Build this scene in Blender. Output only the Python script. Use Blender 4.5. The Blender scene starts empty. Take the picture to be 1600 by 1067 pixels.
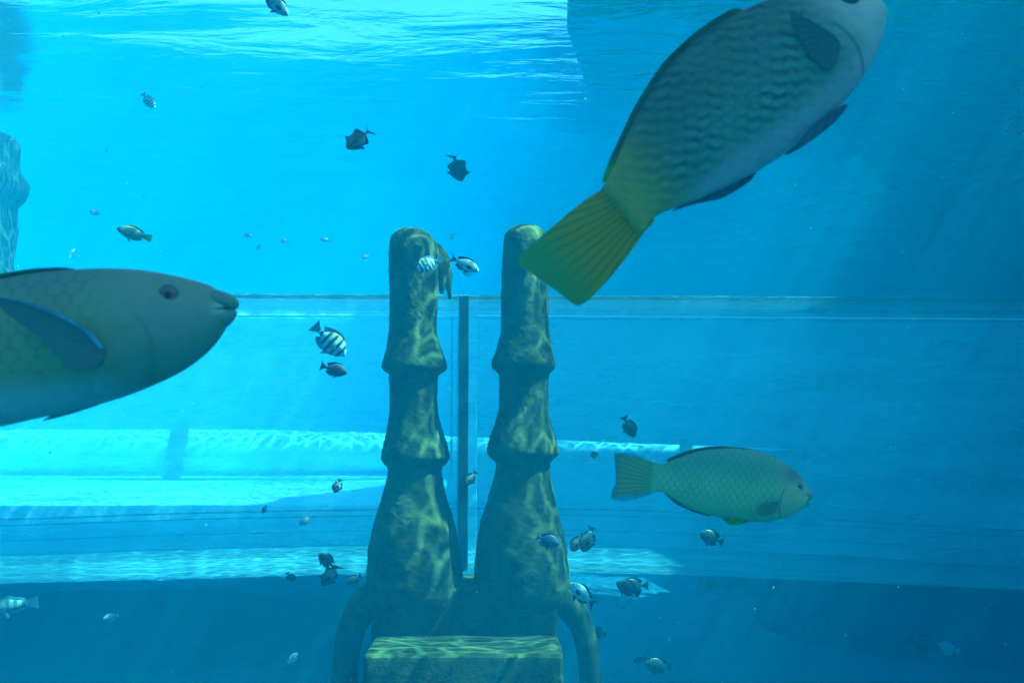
import bpy, bmesh, math, random
from mathutils import Vector, Matrix, noise
R = math.radians
random.seed(7)
sc = bpy.context.scene
C = sc.collection

# ------------------------------------------------------------------ camera, world, sun
F = 1555.56                       # focal length in photo pixels (35 mm on 36 mm, 1600 px)
CAM = Vector((0, 0, 2.6)); PITCH = R(5.8)
cd = bpy.data.cameras.new('camera'); cam = bpy.data.objects.new('camera', cd); C.objects.link(cam)
cd.lens = 35; cd.sensor_width = 36; cd.clip_start = 0.02; cd.clip_end = 300
cam.location = CAM; cam.rotation_euler = (R(90) + PITCH, 0, 0)
sc.camera = cam
cd.dof.use_dof = True; cd.dof.focus_distance = 4.3; cd.dof.aperture_fstop = 8.0
RX = Vector((1, 0, 0)); FW = Vector((0, math.cos(PITCH), math.sin(PITCH))); UP = Vector((0, -math.sin(PITCH), math.cos(PITCH)))

SUN_TO = Vector((0.50, -0.06, 0.86)).normalized()      # towards the sun
w = bpy.data.worlds.new('World'); sc.world = w; w.use_nodes = True
nt = w.node_tree; sky = nt.nodes.new('ShaderNodeTexSky'); sky.sky_type = 'NISHITA'; sky.sun_disc = False
sky.sun_elevation = math.asin(SUN_TO.z); sky.sun_rotation = math.atan2(SUN_TO.x, SUN_TO.y)
bg = nt.nodes['Background']; nt.links.new(sky.outputs[0], bg.inputs[0]); bg.inputs[1].default_value = 0.12
sl = bpy.data.lights.new('sun', 'SUN'); sl.energy = 5.0; sl.angle = R(0.35); sl.color = (1, .95, .86)
so = bpy.data.objects.new('sun', sl); C.objects.link(so); so.rotation_euler = (-SUN_TO).to_track_quat('-Z', 'Y').to_euler(); so.location = SUN_TO * 20
sc.view_settings.view_transform = 'Standard'; sc.view_settings.look = 'None'; sc.view_settings.gamma = 1
sc.view_settings.use_curve_mapping = False
sc.view_settings.exposure = 1.5
cy = sc.cycles
cy.max_bounces = 8; cy.diffuse_bounces = 2; cy.glossy_bounces = 3; cy.transmission_bounces = 4
cy.transparent_max_bounces = 24; cy.volume_bounces = 1
cy.use_denoising = True; cy.caustics_reflective = False; cy.caustics_refractive = False
cy.sample_clamp_indirect = 4

def ray(px, py):
    return FW + RX * ((px - 800) / F) + UP * ((533.5 - py) / F)
def at(px, py, Y):                # point at world distance Y in front
    d = ray(px, py); return CAM + d * (Y / d.y)
def atd(px, py, D):               # point at camera depth D
    return CAM + ray(px, py) * D

# ------------------------------------------------------------------ helpers
def tag(o, label=None, cat=None, group=None, kind=None):
    if label: o['label'] = label
    if cat: o['category'] = cat
    if group: o['group'] = group
    if kind: o['kind'] = kind
    return o
def empty(name, loc=(0, 0, 0), parent=None):
    o = bpy.data.objects.new(name, None); C.objects.link(o); o.location = loc; o.parent = parent
    o.empty_display_size = .1
    return o
def mesh(name, verts, faces, mat, parent=None, smooth=True, loc=None):
    me = bpy.data.meshes.new(name); me.from_pydata([tuple(v) for v in verts], [], faces); me.update()
    if smooth: me.polygons.foreach_set('use_smooth', [True] * len(me.polygons))
    o = bpy.data.objects.new(name, me); C.objects.link(o); o.parent = parent
    if mat: me.materials.append(mat)
    if loc is not None: o.location = loc
    return o
def bmobj(name, bm, mat, parent=None, smooth=True):
    bmesh.ops.recalc_face_normals(bm, faces=bm.faces)
    me = bpy.data.meshes.new(name); bm.to_mesh(me); bm.free()
    if smooth: me.polygons.foreach_set('use_smooth', [True] * len(me.polygons))
    me.materials.append(mat)
    o = bpy.data.objects.new(name, me); C.objects.link(o); o.parent = parent
    return o
def box_bm(bm, x0, x1, y0, y1, z0, z1, bevel=0, seg=3, cuts=0):
    r = bmesh.ops.create_cube(bm, size=1)
    for v in r['verts']:
        v.co = Vector(((x0 + x1) / 2 + v.co.x * (x1 - x0), (y0 + y1) / 2 + v.co.y * (y1 - y0), (z0 + z1) / 2 + v.co.z * (z1 - z0)))
    if bevel:
        es = {e for v in r['verts'] for e in v.link_edges}
        bmesh.ops.bevel(bm, geom=list(es), offset=bevel, segments=seg, profile=.6, affect='EDGES')
    return bm
def lerp_tab(tab, x):
    if x <= tab[0][0]: return tab[0][1:]
    for a, b in zip(tab, tab[1:]):
        if x <= b[0]:
            t = (x - a[0]) / (b[0] - a[0])
            return tuple(p + (q - p) * t for p, q in zip(a[1:], b[1:]))
    return tab[-1][1:]
def smooth_tab(tab, x):           # Catmull-Rom through a table
    n = len(tab)
    if x <= tab[0][0]: return tab[0][1:]
    if x >= tab[-1][0]: return tab[-1][1:]
    for i in range(n - 1):
        if x <= tab[i + 1][0]: break
    p1, p2 = tab[i], tab[i + 1]; p0 = tab[max(i - 1, 0)]; p3 = tab[min(i + 2, n - 1)]
    h = p2[0] - p1[0]; t = (x - p1[0]) / h
    out = []
    for k in range(1, len(p1)):
        m1 = (p2[k] - p0[k]) / (p2[0] - p0[0]) * h
        m2 = (p3[k] - p1[k]) / (p3[0] - p1[0]) * h
        out.append((2*t**3-3*t**2+1)*p1[k] + (t**3-2*t**2+t)*m1 + (-2*t**3+3*t**2)*p2[k] + (t**3-t**2)*m2)
    return tuple(out)

class N:                           # tiny node-graph writer
    def __init__(s, name):
        s.m = bpy.data.materials.new(name); s.m.use_nodes = True; s.t = s.m.node_tree; s.t.nodes.clear()
        s.out = s.t.nodes.new('ShaderNodeOutputMaterial')
    def n(s, typ, ins=None, **kw):
        nd = s.t.nodes.new('ShaderNode' + typ)
        for k, v in kw.items(): setattr(nd, k, v)
        for k, v in (ins or {}).items():
            i = nd.inputs[k]
            if isinstance(v, bpy.types.NodeSocket): s.t.links.new(v, i)
            elif isinstance(v, bpy.types.Node): s.t.links.new(v.outputs[0], i)
            else: i.default_value = v
        return nd
    def math(s, op, a, b=0.0, c=0.0, clamp=False):
        return s.n('Math', {0: a, 1: b, 2: c}, operation=op, use_clamp=clamp).outputs[0]
    def mix(s, f, a, b, blend='MIX'):
        nd = s.t.nodes.new('ShaderNodeMix'); nd.data_type = 'RGBA'; nd.blend_type = blend
        for i, v in ((0, f), (6, a), (7, b)):
            if isinstance(v, bpy.types.NodeSocket): s.t.links.new(v, nd.inputs[i])
            elif i and len(v) == 3: nd.inputs[i].default_value = (*v, 1)
            else: nd.inputs[i].default_value = v
        return nd.outputs[2]
    def sm(s, x, a, b):            # smoothstep
        return s.n('MapRange', {0: x, 1: a, 2: b, 3: 0.0, 4: 1.0}, interpolation_type='SMOOTHSTEP').outputs[0]
    def coord(s, which='Object'):
        return s.n('TexCoord').outputs[which]
    def xyz(s, v):
        return s.n('SeparateXYZ', {0: v}).outputs
    def noise(s, v, scale, detail=4, rough=.55, dist=0.0):
        return s.n('TexNoise', {'Vector': v, 'Scale': scale, 'Detail': detail, 'Roughness': rough, 'Distortion': dist}).outputs
    def principled(s, col, rough=.6, bump=None, bstr=.3, bdist=.02, **kw):
        ins = {'Base Color': col if not isinstance(col, tuple) else (*col, 1), 'Roughness': rough}
        if bump is not None:
            ins['Normal'] = s.n('Bump', {'Height': bump, 'Strength': bstr, 'Distance': bdist}).outputs[0]
        for k, v in kw.items(): ins[k] = v
        p = s.n('BsdfPrincipled', ins)
        s.t.links.new(p.outputs[0], s.out.inputs[0]); return s.m
    def surf(s, sh):
        s.t.links.new(sh.outputs[0] if isinstance(sh, bpy.types.Node) else sh, s.out.inputs[0]); return s.m

# ------------------------------------------------------------------ setting materials
def m_paint(name, a, b, scale=.6):
    g = N(name); co = g.coord()
    n1 = g.noise(co, scale, 6)[0]; n2 = g.noise(co, scale * 9, 5)[0]
    c = g.mix(g.sm(n1, .35, .65), a, b); c = g.mix(g.math('MULTIPLY', g.sm(n2, .5, .75), .5), c, tuple(x * .6 for x in a))
    return g.principled(c, .9, n2, .4, .03, **{'Specular IOR Level': .1})
M_FLOOR = m_paint('pale blue tank floor', (.020, .085, .12), (.035, .12, .155), .5)
M_WALL = m_paint('blue painted tank wall', (.02, .12, .25), (.03, .17, .32), .3)
M_DECK = m_paint('shade timber', (.12, .09, .06), (.18, .14, .1), 2)

def m_stone(name, a, b, c3, scale):
    g = N(name); co = g.coord()
    n1 = g.noise(co, scale, 8, .62)[0]; n2 = g.noise(co, scale * 5, 6, .6)[0]; n3 = g.noise(co, scale * 22, 3)[0]
    col = g.mix(g.sm(n1, .35, .62), a, b); col = g.mix(g.sm(n2, .48, .7), col, c3)
    h = g.math('ADD', g.math('MULTIPLY', n2, .7), g.math('MULTIPLY', n3, .3))
    return g.principled(col, .95, h, .5, .012, **{'Specular IOR Level': .08})
M_STATUE = m_stone('algae covered statue stone', (.036, .043, .012), (.082, .080, .022), (.022, .031, .010), 5)
M_ROCK = m_stone('dark reef rock', (.02, .035, .04), (.05, .08, .08), (.012, .022, .026), .9)
M_PALEROCK = m_stone('pale mossy stone', (.014, .030, .018), (.028, .05, .028), (.010, .02, .013), 2)

# ------------------------------------------------------------------ tank
WZ = 5.3                          # water level
def sheet(name, x0, x1, y0, y1, z, nx, ny, fn, mat):
    vs = []; fs = []
    for j in range(ny + 1):
        for i in range(nx + 1):
            x = x0 + (x1 - x0) * i / nx; y = y0 + (y1 - y0) * j / ny
            vs.append((x, y, z + fn(x, y)))
    for j in range(ny):
        for i in range(nx):
            a = j * (nx + 1) + i; fs.append((a, a + 1, a + nx + 2, a + nx + 1))
    return mesh(name, vs, fs, mat)
FZ = -2.3
def ground_h(x, y):
    h = .25 * noise.noise(Vector((x * .35, y * .35, 0))) + .06 * noise.noise(Vector((x * 1.7, y * 1.7, 3)))
    t = max(0.0, min(1.0, (y - 3.9) / 1.5)); t = t * t * (3 - 2 * t)
    return h + FZ + t * (3.35 - .05 * max(0, x) + .10 * noise.noise(Vector((x * .8, y * .8, 7))))
TX0, TX1, TY0, TY1 = -20, 20, -3, 26
tag(sheet('tank_floor', TX0 - .2, TX1 + .2, TY0 - .2, TY1 + .2, 0, 130, 100, ground_h, M_FLOOR), kind='structure')
M_WALL2 = m_paint('pale plaster wall', (.55, .62, .62), (.68, .72, .72), .4)
def wall(name, x0, x1, y0, y1, label, mat=M_WALL):
    bm = box_bm(bmesh.new(), x0, x1, y0, y1, FZ - .6, WZ + .5)
    tag(bmobj(name, bm, mat, smooth=False), label, 'wall', kind='structure')
wall('tank_wall', TX0 - .6, TX1 + .6, TY1, TY1 + .4, 'far blue painted wall of the fish tank')
wall('tank_wall', TX0 - .6, TX0, TY0, TY1, 'left blue painted side wall of the fish tank')
wall('tank_wall', TX1, TX1 + .6, TY0, TY1, 'right blue painted side wall of the fish tank')
wall('tank_wall', TX0 - .6, TX1 + .6, TY0 - .4, TY0, 'pale wall behind the viewer', M_WALL2)

# water surface: seen from below; a net painted into its transparency stands in for focused sunlight
g = N('rippled water surface')
co = g.coord(); warp = g.n('VectorMath', {0: co, 1: g.n('VectorMath', {0: g.noise(co, 1.6, 3)[1], 1: (.5, .5, .5)}, operation='SUBTRACT').outputs[0], 2: (.28, .28, 0)}, operation='MULTIPLY_ADD')
warp.inputs[0].default_value = (0, 0, 0)
wv = g.n('VectorMath', {0: g.n('VectorMath', {0: g.noise(co, 1.6, 3)[1], 1: (.5, .5, .5)}, operation='SUBTRACT').outputs[0], 1: (.5, .5, 0.0)}, operation='MULTIPLY').outputs[0]
wc = g.n('VectorMath', {0: co, 1: wv}, operation='ADD').outputs[0]
wc = g.n('Mapping', {'Vector': wc, 'Rotation': (0, 0, R(35)), 'Scale': (.62, 1.35, 1)}).outputs[0]
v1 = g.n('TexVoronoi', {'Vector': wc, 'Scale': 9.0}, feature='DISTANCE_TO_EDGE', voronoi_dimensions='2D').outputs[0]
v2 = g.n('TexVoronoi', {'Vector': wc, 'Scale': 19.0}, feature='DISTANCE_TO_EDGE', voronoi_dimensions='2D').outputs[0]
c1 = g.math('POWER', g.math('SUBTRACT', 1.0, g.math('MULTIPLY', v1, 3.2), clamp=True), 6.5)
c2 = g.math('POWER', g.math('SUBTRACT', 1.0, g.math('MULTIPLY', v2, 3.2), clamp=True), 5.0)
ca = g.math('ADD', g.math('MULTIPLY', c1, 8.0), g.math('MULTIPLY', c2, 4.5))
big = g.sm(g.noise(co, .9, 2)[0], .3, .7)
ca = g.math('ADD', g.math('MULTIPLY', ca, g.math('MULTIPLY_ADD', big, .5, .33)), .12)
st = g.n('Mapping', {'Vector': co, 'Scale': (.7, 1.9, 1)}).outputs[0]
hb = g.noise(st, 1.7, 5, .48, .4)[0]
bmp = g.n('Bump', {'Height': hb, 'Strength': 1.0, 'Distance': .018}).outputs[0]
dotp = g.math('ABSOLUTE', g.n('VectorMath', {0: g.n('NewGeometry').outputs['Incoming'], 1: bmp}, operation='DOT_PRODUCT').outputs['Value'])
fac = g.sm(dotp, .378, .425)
ca = g.n('Mix', {0: g.sm(dotp, .55, .72), 2: 1.45, 3: ca}, data_type='FLOAT').outputs[0]   # painted net acts on steep light only; grazing views are evenly brightened
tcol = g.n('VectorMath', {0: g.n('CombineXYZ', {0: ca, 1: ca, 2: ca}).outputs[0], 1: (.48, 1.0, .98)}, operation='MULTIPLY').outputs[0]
tr = g.n('BsdfTransparent', {'Color': tcol}); gl = g.n('BsdfGlossy', {'Color': (.8, .95, 1, 1), 'Roughness': .18, 'Normal': bmp})
M_WATER = g.surf(g.n('MixShader', {0: fac, 1: gl, 2: tr}))
def wave_h(x, y):
    return .016 * math.sin(x * 1.3 + .6 * math.sin(y * .9)) * math.sin(y * 2.1 + x * .4) + .014 * noise.noise(Vector((x * 1.1, y * 2.0, 0)))
tag(sheet('water_surface', TX0, TX1, TY0, TY1, WZ, 200, 180, wave_h, M_WATER), kind='structure')

# overhead deck; its outline and front strip are shaped to shade the right-hand side
def poly_prism(pts, z0, z1):
    bm = bmesh.new(); lo = [bm.verts.new((x, y, z0)) for x, y in pts]; hi = [bm.verts.new((x, y, z1)) for x, y in pts]
    bm.faces.new(lo); bm.faces.new(hi)
    for i in range(len(pts)):
        k = (i + 1) % len(pts); bm.faces.new((lo[i], lo[k], hi[k], hi[i]))
    return bm
DECK = [(.36, 5.75), (.38, 6.6), (1.0, 9.85), (3.9, 9.9), (4.6, 11.2), (-5.0, 25.9), (19.9, 25.9), (19.9, 2.5), (3.5, 2.5), (2.9, 5.6)]
tag(bmobj('shade_deck', poly_prism(DECK, WZ + .13, WZ + .3), M_DECK, smooth=False), 'overhead deck shaped to shade the far right part of the tank', 'deck', kind='structure')
tag(bmobj('sunshade', poly_prism([(-4.5, .6), (4.5, .6), (4.5, 2.4), (-4.5, 2.4)], WZ + .13, WZ + .4), M_DECK, smooth=False), 'added unseen sunshade over the near side of the tank', 'sunshade', kind='structure')  # added out of view to keep direct sun off the near fish

# ------------------------------------------------------------------ statue (twin pillars on a throne-like base)
PD = 4.3
st_root = empty('statue', at(728, 1200, PD + .1))
tag(st_root, 'dark algae covered stone throne with two tall flared pillars', 'statue')
def wp(px, py, Y=PD): return at(px, py, Y) - st_root.location
def pillar(tab, seed, parent, Yc=PD, depth=1.0):
    # tab: (photo y, left x, right x); rings of an uneven, flared stone column
    vs = []; fs = []; NS = 110
    ys = []; y = tab[0][0]
    while y < tab[-1][0]: ys.append(y); y += 1.6
    ys.append(tab[-1][0])
    for j, py in enumerate(ys):
        xl, xr = smooth_tab(tab, py)
        a = wp(xl, py, Yc); b = wp(xr, py, Yc); c = (a + b) / 2; r = (b.x - a.x) / 2
        for i in range(NS):
            th = 2 * math.pi * i / NS
            q = noise.noise(Vector((math.cos(th) * 1.3, math.sin(th) * 1.3, py * .012 + seed)))
            q2 = noise.noise(Vector((math.cos(th) * 4, math.sin(th) * 4, py * .05 + seed)))
            q3 = noise.noise(Vector((math.cos(th) * 11, math.sin(th) * 11, py * .14 + seed))); q4 = noise.noise(Vector((math.cos(th) * 24, math.sin(th) * 24, py * .3 + seed)))
            rr = r * (1 + .05 * q * abs(math.sin(th)) + .022 * q2) + .0035 * max(0, q3) + .0010 * q4
            # flares droop away from the front
            dz = 0
            vs.append(c + Vector((math.cos(th) * rr, math.sin(th) * rr * depth, dz)))
        ys[j] = py
    n = len(ys)
    for j in range(n - 1):
        for i in range(NS):
            k = (i + 1) % NS; fs.append((j * NS + i, (j + 1) * NS + i, (j + 1) * NS + k, j * NS + k))
    fs.append(tuple(range(NS))); fs.append(tuple(reversed(range((n - 1) * NS, n * NS))))
    return mesh('pillar', vs, fs, M_STATUE, parent)
LEFT = [(357, 634, 646), (359, 624, 658), (363, 618, 667), (370, 612, 675), (382, 609, 681), (410, 608, 684), (470, 609, 684), (515, 608, 682), (540, 605, 688), (560, 600, 695), (572, 597, 698), (579, 599, 696), (584, 607, 688), (592, 608, 684), (640, 609, 684), (665, 606, 689), (690, 600, 697), (708, 596, 702), (716, 596, 702), (724, 600, 697), (731, 606, 691), (745, 605, 691), (775, 597, 697), (810, 587, 708), (845, 578, 716), (880, 574, 721), (915, 573, 723), (930, 574, 722), (943, 580, 716), (952, 590, 706)]
RIGHT = [(352, 814, 826), (354, 804, 838), (358, 797, 846), (366, 790, 851), (380, 787, 855), (410, 785, 856), (470, 783, 857), (515, 783, 858), (540, 777, 862), (560, 770, 866), (571, 768, 868), (577, 771, 866), (583, 778, 859), (592, 780, 857), (640, 779, 857), (660, 774, 861), (685, 765, 868), (702, 762, 873), (711, 763, 872), (718, 770, 864), (724, 775, 859), (740, 773, 860), (780, 762, 867), (815, 751, 876), (850, 745, 884), (885, 742, 888), (915, 741, 890), (930, 743, 888), (943, 750, 882), (952, 760, 872)]
pillar(LEFT, 1, st_root); pillar(RIGHT, 9, st_root)
# drooping carved plume behind the left pillar
pl = [(376, 668, 678), (384, 664, 690), (398, 668, 699), (412, 676, 704), (430, 686, 706), (446, 694, 706), (458, 699, 705), (468, 702, 704)]
pillar(pl, 4, st_root, PD + .24, .7).name = 'plume'
pl = [(378, 664, 674), (390, 664, 686), (410, 668, 695), (430, 676, 697), (448, 684, 695), (460, 689, 692)]
pillar(pl, 14, st_root, PD + .18, .7).name = 'plume'
def sweep(name, pts, radii, mat, parent, NS=20, flat=1.0, seed=0):
    vs = []; fs = []
    for j, p in enumerate(pts):
        t = (pts[min(j + 1, len(pts) - 1)] - pts[max(j - 1, 0)]).normalized()
        s = Vector((0, 1, 0)); u = s.cross(t).normalized(); s = t.cross(u)
        for i in range(NS):
            th = 2 * math.pi * i / NS
            r = radii[j] * (1 + .06 * noise.noise(Vector((math.cos(th) * 2, math.sin(th) * 2, j * .4 + seed))))
            vs.append(p + u * math.cos(th) * r + s * math.sin(th) * r * flat)
    n = len(pts)
    for j in range(n - 1):
        for i in range(NS):
            k = (i + 1) % NS; fs.append((j * NS + i, j * NS + k, (j + 1) * NS + k, (j + 1) * NS + i))
    fs.append(tuple(reversed(range(NS)))); fs.append(tuple(range((n - 1) * NS, n * NS)))
    return mesh(name, vs, fs, mat, parent)
def arm(cpts, Y, seed):
    tab = [(i, *p) for i, p in enumerate(cpts)]
    pts = []; rad = []
    k = 0.0
    while k <= len(cpts) - 1 + 1e-6:
        x, y, wdt = smooth_tab(tab, k); pts.append(wp(x, y, Y)); rad.append(wdt / 2 * Y / F); k += .2
    return sweep('armrest', pts, rad, M_STATUE, st_root, flat=1.5, seed=seed)
arm([(650, 935, 62), (605, 932, 60), (572, 944, 52), (553, 972, 44), (543, 1010, 41), (538, 1060, 40), (537, 1130, 42), (542, 1250, 44)], PD + .02, 2)
arm([(815, 935, 62), (860, 932, 60), (886, 942, 50), (906, 972, 38), (917, 1010, 34), (922, 1060, 33), (924, 1130, 36), (918, 1250, 40)], PD + .02, 6)
def slab(name, xl, xr, yt, yb, Y0, Y1, bev=.02):
    a = wp(xl, yt, Y0); b = wp(xr, yb, Y0); c = wp(xl, yt, Y1)
    bm = box_bm(bmesh.new(), a.x, b.x, a.y, c.y, b.z, a.z, bev)
    bmesh.ops.subdivide_edges(bm, edges=bm.edges, cuts=6, use_grid_fill=True)
    for v in bm.verts:
        v.co += Vector([noise.noise(v.co * 6 + Vector((k * 7, 0, 0))) for k in range(3)]) * .006
    return bmobj(name, bm, M_STATUE, st_root)
slab('back_slab', 580, 872, 918, 1240, PD - .12, PD + .3)      # mass between and under the bulbs
slab('seat_slab', 566, 882, 1022, 1240, PD - .52, PD - .125, .025)
slab('pedestal', 500, 950, 1241, 2560, PD - .62, PD + .5, .03)
#slab('lintel', 590, 870, 930, 962, PD - .2, PD - .13, .02)

# ------------------------------------------------------------------ acrylic slide tube: a boxy channel of thick clear panels
D1, D2 = 5.2, 5.93                 # front and back panel distances
def m_acryl(name, f0, f1, col=(.42, .95, 1), sc_=(.5, 8, 8)):
    g = N(name); co = g.coord()
    lw = g.n('LayerWeight', {'Blend': .35}).outputs['Facing']
    mp = g.n('Mapping', {'Vector': co, 'Scale': sc_}).outputs[0]
    nz = g.sm(g.noise(mp, 1.6, 5, .6)[0], .35, .75)
    f = g.math('ADD', f0, g.math('MULTIPLY', g.math('POWER', lw, 3.0), f1 - f0))
    f = g.math('MULTIPLY', f, g.math('ADD', .7, g.math('MULTIPLY', nz, .6)), clamp=True)
    d = g.n('MixShader', {0: .65, 1: g.n('BsdfDiffuse', {'Color': (*col, 1)}), 2: g.n('BsdfTranslucent', {'Color': (*col, 1)})})
    fr = g.n('Fresnel', {'IOR': 1.08}).outputs[0]
    t = g.n('MixShader', {0: fr, 1: g.n('BsdfTransparent', {'Color': (.98, 1, 1, 1)}), 2: g.n('BsdfGlossy', {'Roughness': .02})})
    return g.surf(g.n('MixShader', {0: f, 1: t, 2: d}))
M_ACR = m_acryl('clear acrylic', .035, .2)
M_ACRB = m_acryl('milky back acrylic', .34, .45, sc_=(.4, 3, 3))  # milky mix stands in for the glow inside the channel
M_LID = m_acryl('acrylic lid', .03, .03, sc_=(.15, 2, 2))
M_BOT = m_acryl('frosted acrylic bottom', .24, .24, (.28, .85, .9), (.12, 9, 3))
M_JOINT = m_acryl('bright joint acrylic', .65, .8)
M_EDGE = m_acryl('white edge line', .9, .95, (.95, 1, 1))  # near-opaque white stands in for the bright line along the pane
M_GASKET = N('black rubber gasket').principled((.02, .025, .03), .6)
tc = at(728, 686, D1)
tube = tag(empty('slide_tube', tc), 'large clear acrylic water slide channel crossing the tank behind the statue', 'tube')
FT = [(-1600, 459), (0, 459), (725, 462), (1600, 466), (3200, 468)]
BT = [(-1600, 486), (0, 487), (725, 490), (1600, 496), (3200, 500)]
FB = [(-1600, 945), (0, 910), (300, 902), (725, 892), (1000, 895), (1300, 907), (1600, 920), (3200, 960)]
BB = [(-1600, 900), (0, 876), (300, 866), (725, 859), (1000, 862), (1300, 876), (1600, 893), (3200, 930)]
COLS = list(range(-1500, 3101, 50))
def strip(name, rows, mat, parent=None, cols=COLS, smooth=False):
    """a closed bar swept along the channel; rows = cross-section as functions px -> point"""
    vs = []; fs = []; m = len(rows)
    for px in cols:
        for r in rows: vs.append(r(px) - tc)
    n = len(cols)
    for j in range(n - 1):
        for i in range(m):
            k = (i + 1) % m; fs.append((j * m + i, j * m + k, (j + 1) * m + k, (j + 1) * m + i))
    fs.append(tuple(range(m))); fs.append(tuple(reversed(range((n - 1) * m, n * m))))
    bm = bmesh.new(); V = [bm.verts.new(v) for v in vs]
    for f_ in fs: bm.faces.new([V[q] for q in f_])
    return bmobj(name, bm, mat, parent or tube, smooth=smooth)
def line(tab, D, dz=0.0, dy=0.0):
    def f_(px):
        y = smooth_tab(tab, px)[0]
        p = at(px, y, D); p = Vector((p.x, D + dy, p.z + dz)); return p
    return f_
strip('front_pane', [line(FT, D1), line(FT, D1, 0, -.03), line(FB, D1, 0, -.03), line(FB, D1)], M_ACR)
strip('back_pane', [line(BT, D2, -.03), line(BT, D2, -.03, .03), line(BB, D2, .03, .03), line(BB, D2, .03)], M_ACRB)
strip('lid', [line(FT, D1, -.001, .002), line(FT, D1, -.022, .002), line(BT, D2, -.002), line(BT, D2, .02)], M_LID)
strip('bottom_panel', [line(FB, D1, .001, .002), line(FB, D1, .03, .002), line(BB, D2, .028), line(BB, D2, .0)], M_BOT)
strip('edge_glint', [line(BT, D2, -.006, -.014), line(BT, D2, -.017, -.014), line(BT, D2, -.017, -.004), line(BT, D2, -.006, -.004)], M_EDGE)
for off, th_ in ((-66, .010), (-56, .006), (-32, .004)):
    T2 = [(x, y + off) for x, y in BB]
    strip('seam', [line(T2, D2, 0, -.014), line(T2, D2, -th_, -.014), line(T2, D2, -th_, -.003), line(T2, D2, 0, -.003)], m_acryl('tinted seam', .5, .6, (.10, .3, .4)))
def bar(name, px0, px1, yt, yb, D, t0, t1, mat):
    a = at(px0, yt, D) - tc; b = at(px1, yb, D) - tc
    return bmobj(name, box_bm(bmesh.new(), a.x, b.x, D - tc.y + t0, D - tc.y + t1, b.z, a.z, .003, 1), mat, tube, smooth=False)
bar('gasket', 717.5, 731, 463, 890, D1 - .035, -.03, 0, M_GASKET)
bar('gasket', 714, 716.5, 500, 890, D1 - .036, -.01, 0, m_acryl('faint joint line', .3, .4, (.2, .5, .6)))
bar('back_joint', 733, 745, 492, 858, D2 - .004, -.05, 0, M_JOINT)
bar('back_joint', 705, 707, 494, 742, D2 - .004, -.02, 0, m_acryl('faint joint line two', .35, .4, (.1, .4, .5)))

# ------------------------------------------------------------------ far things
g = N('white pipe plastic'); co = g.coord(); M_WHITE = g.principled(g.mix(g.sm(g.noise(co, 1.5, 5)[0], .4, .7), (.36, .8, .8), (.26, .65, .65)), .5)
g = N('white wet shelf'); co = g.coord(); mp = g.n('Mapping', {'Vector': co, 'Scale': (1.0, 3.0, 1)}).outputs[0]
nz = g.noise(mp, 1.8, 8, .65, .5)[0]; nb = g.noise(co, .5, 4)[0]
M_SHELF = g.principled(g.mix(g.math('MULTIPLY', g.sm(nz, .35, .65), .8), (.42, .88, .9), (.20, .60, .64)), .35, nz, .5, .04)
zs = at(0, 790, 6.15).z
vs = []; fs = []; nx, ny = 120, 40
xr = lambda y: -.075 * y + .18 * noise.noise(Vector((y * 1.3, 0, 5)))
for i in range(nx + 1):
    for j in range(ny + 1):
        y = 6.15 + (11.6 - 6.15) * j / ny; x = -12 + (xr(y) + 12) * i / nx
        vs.append((x, y, zs + .02 * noise.noise(Vector((x * .7, y * 2.5, 0)))))
for i in range(nx):
    for j in range(ny):
        a = i * (ny + 1) + j; fs.append((a, a + ny + 1, a + ny + 2, a + 1))
top_n = len(vs)
ring_ = [i * (ny + 1) for i in range(nx + 1)] + [nx * (ny + 1) + j for j in range(1, ny + 1)] + [i * (ny + 1) + ny for i in range(nx - 1, -1, -1)] + [j for j in range(ny - 1, 0, -1)]
for q in ring_: vs.append((vs[q][0], vs[q][1], zs - .09))
for i in range(len(ring_)):
    k = (i + 1) % len(ring_); fs.append((ring_[i], ring_[k], top_n + k, top_n + i))
fs.append(tuple(top_n + i for i in range(len(ring_))))
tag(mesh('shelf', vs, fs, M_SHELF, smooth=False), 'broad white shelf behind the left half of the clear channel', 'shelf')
pa = at(-400, 706, 10.6); pb = at(1240, 704, 10.6)
pipe = tag(empty('pipe', pa), 'long white pipe running behind the clear slide tube', 'pipe')
pts = [Vector(((pb.x - pa.x) * i / 40, .03 * math.sin(i * .5), .0)) for i in range(41)]
rad = [.235 * min(1, .12 + (40 - i) * .045) if i > 20 else .235 for i in range(41)]
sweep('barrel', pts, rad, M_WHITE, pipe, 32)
M_SADDLE = m_stone('dark painted steel', (.02, .05, .07), (.03, .07, .09), (.04, .06, .05), 6)
def saddle(px, wpx, yt, yb, lean, Y=10.3):
    a = at(px - wpx / 2, yt, Y) - pa; b = at(px + wpx / 2, yb, Y) - pa
    bm = box_bm(bmesh.new(), a.x, b.x, a.y - .05, a.y + .05, b.z, a.z, .01)
    for v in bm.verts: v.co.x += lean * (v.co.z - b.z)
    bmobj('saddle', bm, M_SADDLE, pipe, smooth=False)
saddle(268, 22, 662, 750, .15); saddle(1072, 18, 684, 724, .0)

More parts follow.
